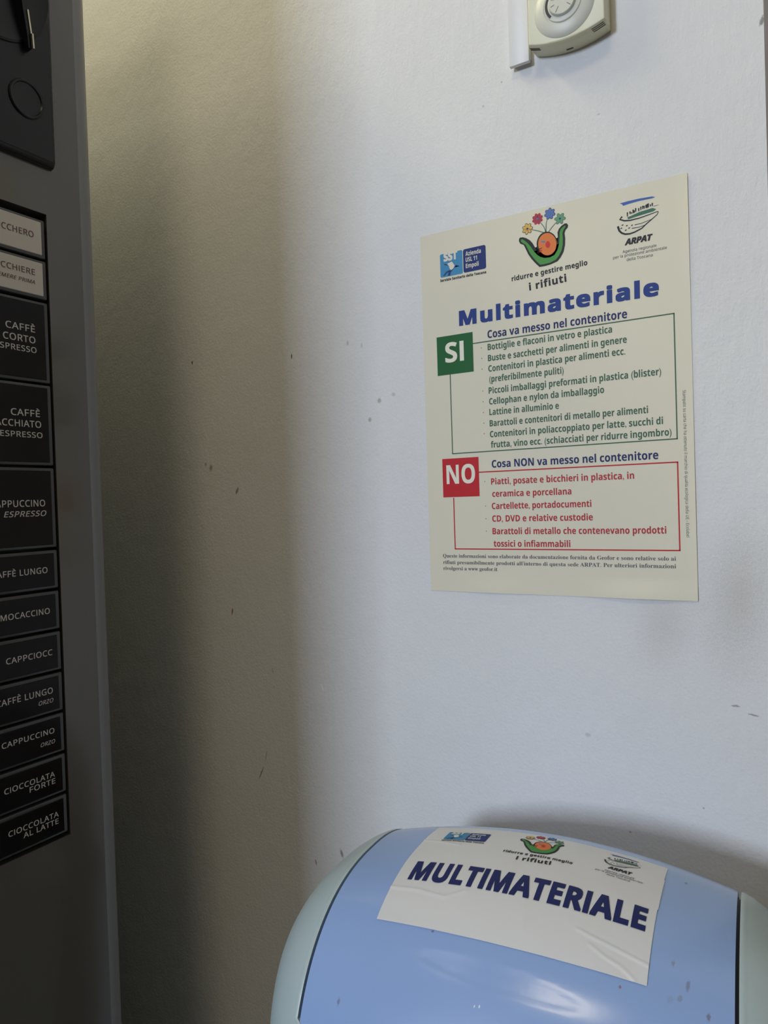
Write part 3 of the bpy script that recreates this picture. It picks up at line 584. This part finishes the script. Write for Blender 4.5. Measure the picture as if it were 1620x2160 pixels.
for xs, ys in (((151, 159.5), (-.0158, -.0149)), ((151, 159.8), (-.0138, -.0129)), ((151.5, 160), (-.0118, -.0109)), ((104.5, 112), (-.0142, -.0128)), ((104.5, 112), (-.0122, -.0108)), ((129.5, 134.5), (-.0052, -.0042))):
    xx = np.linspace(xs[0], xs[1], 5); V = []
    for x in xx:
        for y in ys:
            for dz in (.5, -.18): V.append((x/1000, y, Z0+(arcz(x)+dz)/1000))
    F = [(0, 1, 3, 2), (16, 18, 19, 17)]
    for k in range(4):
        a = k*4; F += [(a, a+4, a+5, a+1), (a+2, a+3, a+7, a+6), (a+1, a+5, a+7, a+3), (a, a+2, a+6, a+4)]
    mesh('vent_slot', V, F, slot_m, th)

# ---------------------------------------------------------------- vending machine
MX = -.2267; ME = -.1400; RC = .0203; MY1 = -.84; MB = -.93; MH = 1.73
vm_m = mat('grey_metallic_enamel', (78, 72, 62), 0.45, spec=0.3, coat=1.0, noise=(300, .03), coat_rough=.13)
edge_m = mat('light_grey_edge', (124, 126, 128), 0.3, spec=0.5, noise=(200, .02))
vside_m = mat('dark_side_panel', (52, 50, 47), 0.5)
vm = thing('vending_machine', 'grey hot drinks vending machine with lettered selection buttons along the left edge of the photo', 'vending machine', (-.58, -.465, 0))
box('cabinet', (MB, MY1+.004, .09), (MX-.045, ME-.001, MH-.01), vside_m, vm, .004)
# door: rounded right edge, opening for the buttons
PY0, PY1, PZ0, PZ1 = -.262, -.1912, Z0-.1775, Z0+.3078
def prof(y_lo, y_hi, round_hi=False, round_lo=False):
    pts = [(MX-.044, y_lo)]
    if round_lo: pts += [(MX-RC+RC*math.sin(a), y_lo+RC-RC*math.cos(a)) for a in np.linspace(0, math.pi/2, 12)]
    else: pts += [(MX, y_lo)]
    if round_hi: pts += [(MX-RC+RC*math.cos(a), y_hi-RC+RC*math.sin(a)) for a in np.linspace(0, math.pi/2, 14)]
    else: pts += [(MX, y_hi)]
    pts += [(MX-.044, y_hi)]
    return pts
bm = bmesh.new()
def extr(bm, pts, z0, z1):
    a = [bm.verts.new((x, y, z0)) for x, y in pts]; b = [bm.verts.new((x, y, z1)) for x, y in pts]; n = len(pts)
    for i in range(n): bm.faces.new((a[i], a[(i+1) % n], b[(i+1) % n], b[i]))
    bm.faces.new(a[::-1]); bm.faces.new(b)
extr(bm, [(MX-.044, PY1), (MX, PY1), (MX, ME-RC), (MX-.044, ME-RC)], .1, MH)
extr(bm, prof(MY1, PY0, False, True), .1, MH)
extr(bm, prof(PY0, PY1), .1, PZ0); extr(bm, prof(PY0, PY1), PZ1, MH)
bmesh.ops.recalc_face_normals(bm, faces=bm.faces[:])
door = frombm('door', bm, vm_m, vm, auto=25)
recess_m = mat('black_recess', (16, 16, 18), 0.5)
bm = bmesh.new(); extr(bm, prof(ME-RC, ME, True)[:1]+prof(ME-RC, ME, True)[2:], .1, MH); bmesh.ops.recalc_face_normals(bm, faces=bm.faces[:])
frombm('rounded_edge', bm, edge_m, vm, auto=25, label='lighter grey rounded edge')  # rounded door edge, lighter grey than the door face
box('button_recess', (MX-.043, PY0, PZ0), (MX-.014, PY1, PZ1), recess_m, vm)
for lo, hi in (((MX-.12, ME-.06, 0), (MX-.06, ME-.02, .095)), ((MX-.12, MY1+.02, 0), (MX-.06, MY1+.06, .095)), ((MB+.03, ME-.06, 0), (MB+.09, ME-.02, .095)), ((MB+.03, MY1+.02, 0), (MB+.09, MY1+.06, .095))):
    box('leg', lo, hi, recess_m, vm, .003)
acryl_m = mat('clear_acrylic_key', (66, 66, 66), 0.2, spec=0.4)
ivory_m = mat('ivory_insert', (196, 188, 176), 0.25, spec=.3); brown_m = mat('dark_insert', (20, 15, 14), 0.16, spec=.16)
ink_red = mat('ink_maroon', (96, 62, 66), .5); ink_w = mat('ink_pale', (196, 188, 178), .5); 
def vmap(u, v, h=0.0): return Vector((MX+.0012+h/1000, u/1000, Z0+v/1000))
B = [('ivory', 302.2, 272.4, [('ZUCCHERO', -238, -203.5, 286.2, 4.6, 0)]),
     ('ivory', 270.6, 240.8, [('BICCHIERE', -237, -203.6, 257.6, 4.4, 0), ('PREMERE PRIMA', -239, -203.9, 250.7, 2.9, .25)]),
     ('dark', 238.4, 176.2, [('CAFFÈ', -229, -205.5, 213.6, 5, 0), ('CORTO', -231.3, -205.5, 205.2, 5, 0), ('ESPRESSO', -237.5, -204.9, 198, 4.3, 0)]),
     ('dark', 174.6, 112.6, [('CAFFÈ', -227.6, -204.2, 149.4, 5, 0), ('MACCHIATO', -246, -203.5, 141.2, 5, 0), ('ESPRESSO', -236.4, -202.7, 133.4, 4.2, 0)]),
     ('dark', 110.8, 49.2, [('CAPPUCCINO', -246.5, -202.7, 81.2, 5, 0), ('ESPRESSO', -236.2, -202, 73.8, 4.2, .25)]),
     ('dark', 47.2, 17.4, [('CAFFÈ LUNGO', -247.5, -203, 30.0, 4.5, 0)]),
     ('dark', 15.4, -14.4, [('MOCACCINO', -241.8, -202.4, -1.5, 4.4, 0)]),
     ('dark', -16.4, -46.4, [('CAPPCIOCC', -239, -201.6, -33.6, 4.4, 0)]),
     ('dark', -48.4, -78.3, [('CAFFÈ LUNGO', -247.8, -202.5, -63.0, 4.6, 0), ('ORZO', -214.7, -202.3, -69.9, 3.2, .25)]),
     ('dark', -80.3, -110.3, [('CAPPUCCINO', -244.8, -202.5, -93.8, 4.1, 0), ('ORZO', -214.4, -202.2, -101.6, 3.0, .25)]),
     ('dark', -112.4, -142.2, [('CIOCCOLATA', -244.3, -203.6, -127.3, 4.1, 0), ('FORTE', -224.7, -203.4, -132.6, 4.1, 0)]),
     ('dark', -144.3, -174.2, [('CIOCCOLATA', -242.5, -201.7, -159, 4.1, 0), ('AL LATTE', -231, -202, -164.4, 4.1, 0)])]
kb = {}
for kind, z1, z0, lines in B:
    first = lines[0][0]
    y0, y1 = -.2605, -.1932
    k = box('selection_button', (MX-.013, y0, Z0+z0/1000), (MX+.0002, y1, Z0+z1/1000), acryl_m, vm, .0011, 3,
            label=('ivory' if kind == 'ivory' else 'dark brown')+' selection button lettered '+' '.join(l[0] for l in lines))
    box('insert', (MX-.001, y0+.003, Z0+z0/1000+.0022), (MX+.0011, y1-.0036, Z0+z1/1000-.0024), ivory_m if kind == 'ivory' else brown_m, k, .0003, 1)
    for s, a, b_, z, cap, sh in lines:
        text('lettering', s, (a, z), (b_, z), cap, vmap, ink_red if kind == 'ivory' else ink_w, k, .010, sh, lift=.05, spacing=1.08)
# black coin panel at the upper left
cp_m = mat('black_gloss_plastic', (17, 18, 22), 0.3, spec=.3, bump=(60, .00002)); highlight_m = mat('highlight_metal', (190, 184, 160), 0.25, metal=.9)
cz0_, cyr = Z0+.3435, -.1842
bm = bmesh.new()
sec = [(MX-.002, cyr-.001), (MX+.004, cyr), (MX+.0065, cyr-.0028), (MX+.0065, -.345), (MX-.002, -.345)]
z_lo = cz0_
lv = [(z_lo, -.0035, .0), (z_lo+.0035, -.0, 0.0), (z_lo+.0085, .0, 0.0), (MH-.01, 0, 0)]
rings = []
for z, dx, dy in lv: rings.append([bm.verts.new((x+(dx if x > MX else 0), y+dy, z)) for x, y in sec])
for a, b in zip(rings, rings[1:]):
    for i in range(5): bm.faces.new((a[i], a[(i+1) % 5], b[(i+1) % 5], b[i]))
bm.faces.new(rings[0][::-1]); bm.faces.new(rings[-1]); bmesh.ops.recalc_face_normals(bm, faces=bm.faces[:])
bmesh.ops.bevel(bm, geom=[e for e in bm.edges if e.calc_face_angle(0) > .5], offset=.0009, segments=2, affect='EDGES')
coin = frombm('coin_panel', bm, cp_m, vm, auto=40)
def disc_x(name, prof, cy, cz, x0, m, parent, n=44, label=None):
    V = []; F = []
    for r, h in prof:
        for k in range(n):
            a = 2*math.pi*k/n; V.append((x0+h/1000, cy+r/1000*math.cos(a), cz+r/1000*math.sin(a)))
    for j in range(len(prof)-1):
        for k in range(n): F.append((j*n+k, j*n+(k+1) % n, (j+1)*n+(k+1) % n, (j+1)*n+k))
    F.append(tuple(range((len(prof)-1)*n, len(prof)*n)))
    o = mesh(name, V, F, m, parent, label, smooth=True)
    bm = bmesh.new(); bm.from_mesh(o.data); bmesh.ops.recalc_face_normals(bm, faces=bm.faces[:]); bm.to_mesh(o.data); bm.free()
    o.data.set_sharp_from_angle(angle=math.radians(35)); return o
XF = MX+.0065
disc_x('lock', [(14.2, -.3), (14.2, .8), (13.4, 1.4), (12.2, 1.3), (11.6, .4), (2, .2)], -.2085, Z0+.3873, XF, cp_m, coin)
disc_x('coin_dish', [(47, -.5), (47, 1.0), (45.4, 1.8), (43, 1.4), (30, .6), (10, .3)], -.2335, Z0+.469, XF, cp_m, coin)
# return lever: a slim curved bar, its highlight laid on as a bright strip
V = []; F = []
path = [(-.2165, .492), (-.2150, .470), (-.2120, .450), (-.2088, .434), (-.2072, .424)]
for i, (y, z) in enumerate(path):
    w = .0030-.0003*i; d = .010-.0012*i
    for dy, dx in ((-w, 0), (w, 0), (w*.7, d), (-w*.7, d)): V.append((XF+dx, y+dy, Z0+z))
for j in range(len(path)-1):
    for i in range(4): F.append((j*4+i, j*4+(i+1) % 4, (j+1)*4+(i+1) % 4, (j+1)*4+i))
F += [(3, 2, 1, 0), (16, 17, 18, 19)]
lev = mesh('return_lever', V, F, cp_m, coin, smooth=True); lev.data.set_sharp_from_angle(angle=math.radians(60))
bm = bmesh.new()
for (ya, za), (yb, zb) in zip(path[2:], path[3:]):
    a = Vector((XF+.0078, ya+.0019, Z0+za)); b = Vector((XF+.0066, yb+.0017, Z0+zb))
    d = (b-a).normalized(); s = d.cross(Vector((1, 0, 0))).normalized()*.0006; u = Vector((.0006, 0, 0))
    vs = [bm.verts.new(p+q) for p in (a, b) for q in (-s-u, s-u, s+u, -s+u)]
    for f in ((0, 1, 2, 3), (7, 6, 5, 4), (0, 4, 5, 1), (1, 5, 6, 2), (2, 6, 7, 3), (3, 7, 4, 0)): bm.faces.new([vs[i] for i in f])
frombm('highlight_strip', bm, highlight_m, coin, label='bright strip standing for the highlight on the lever')
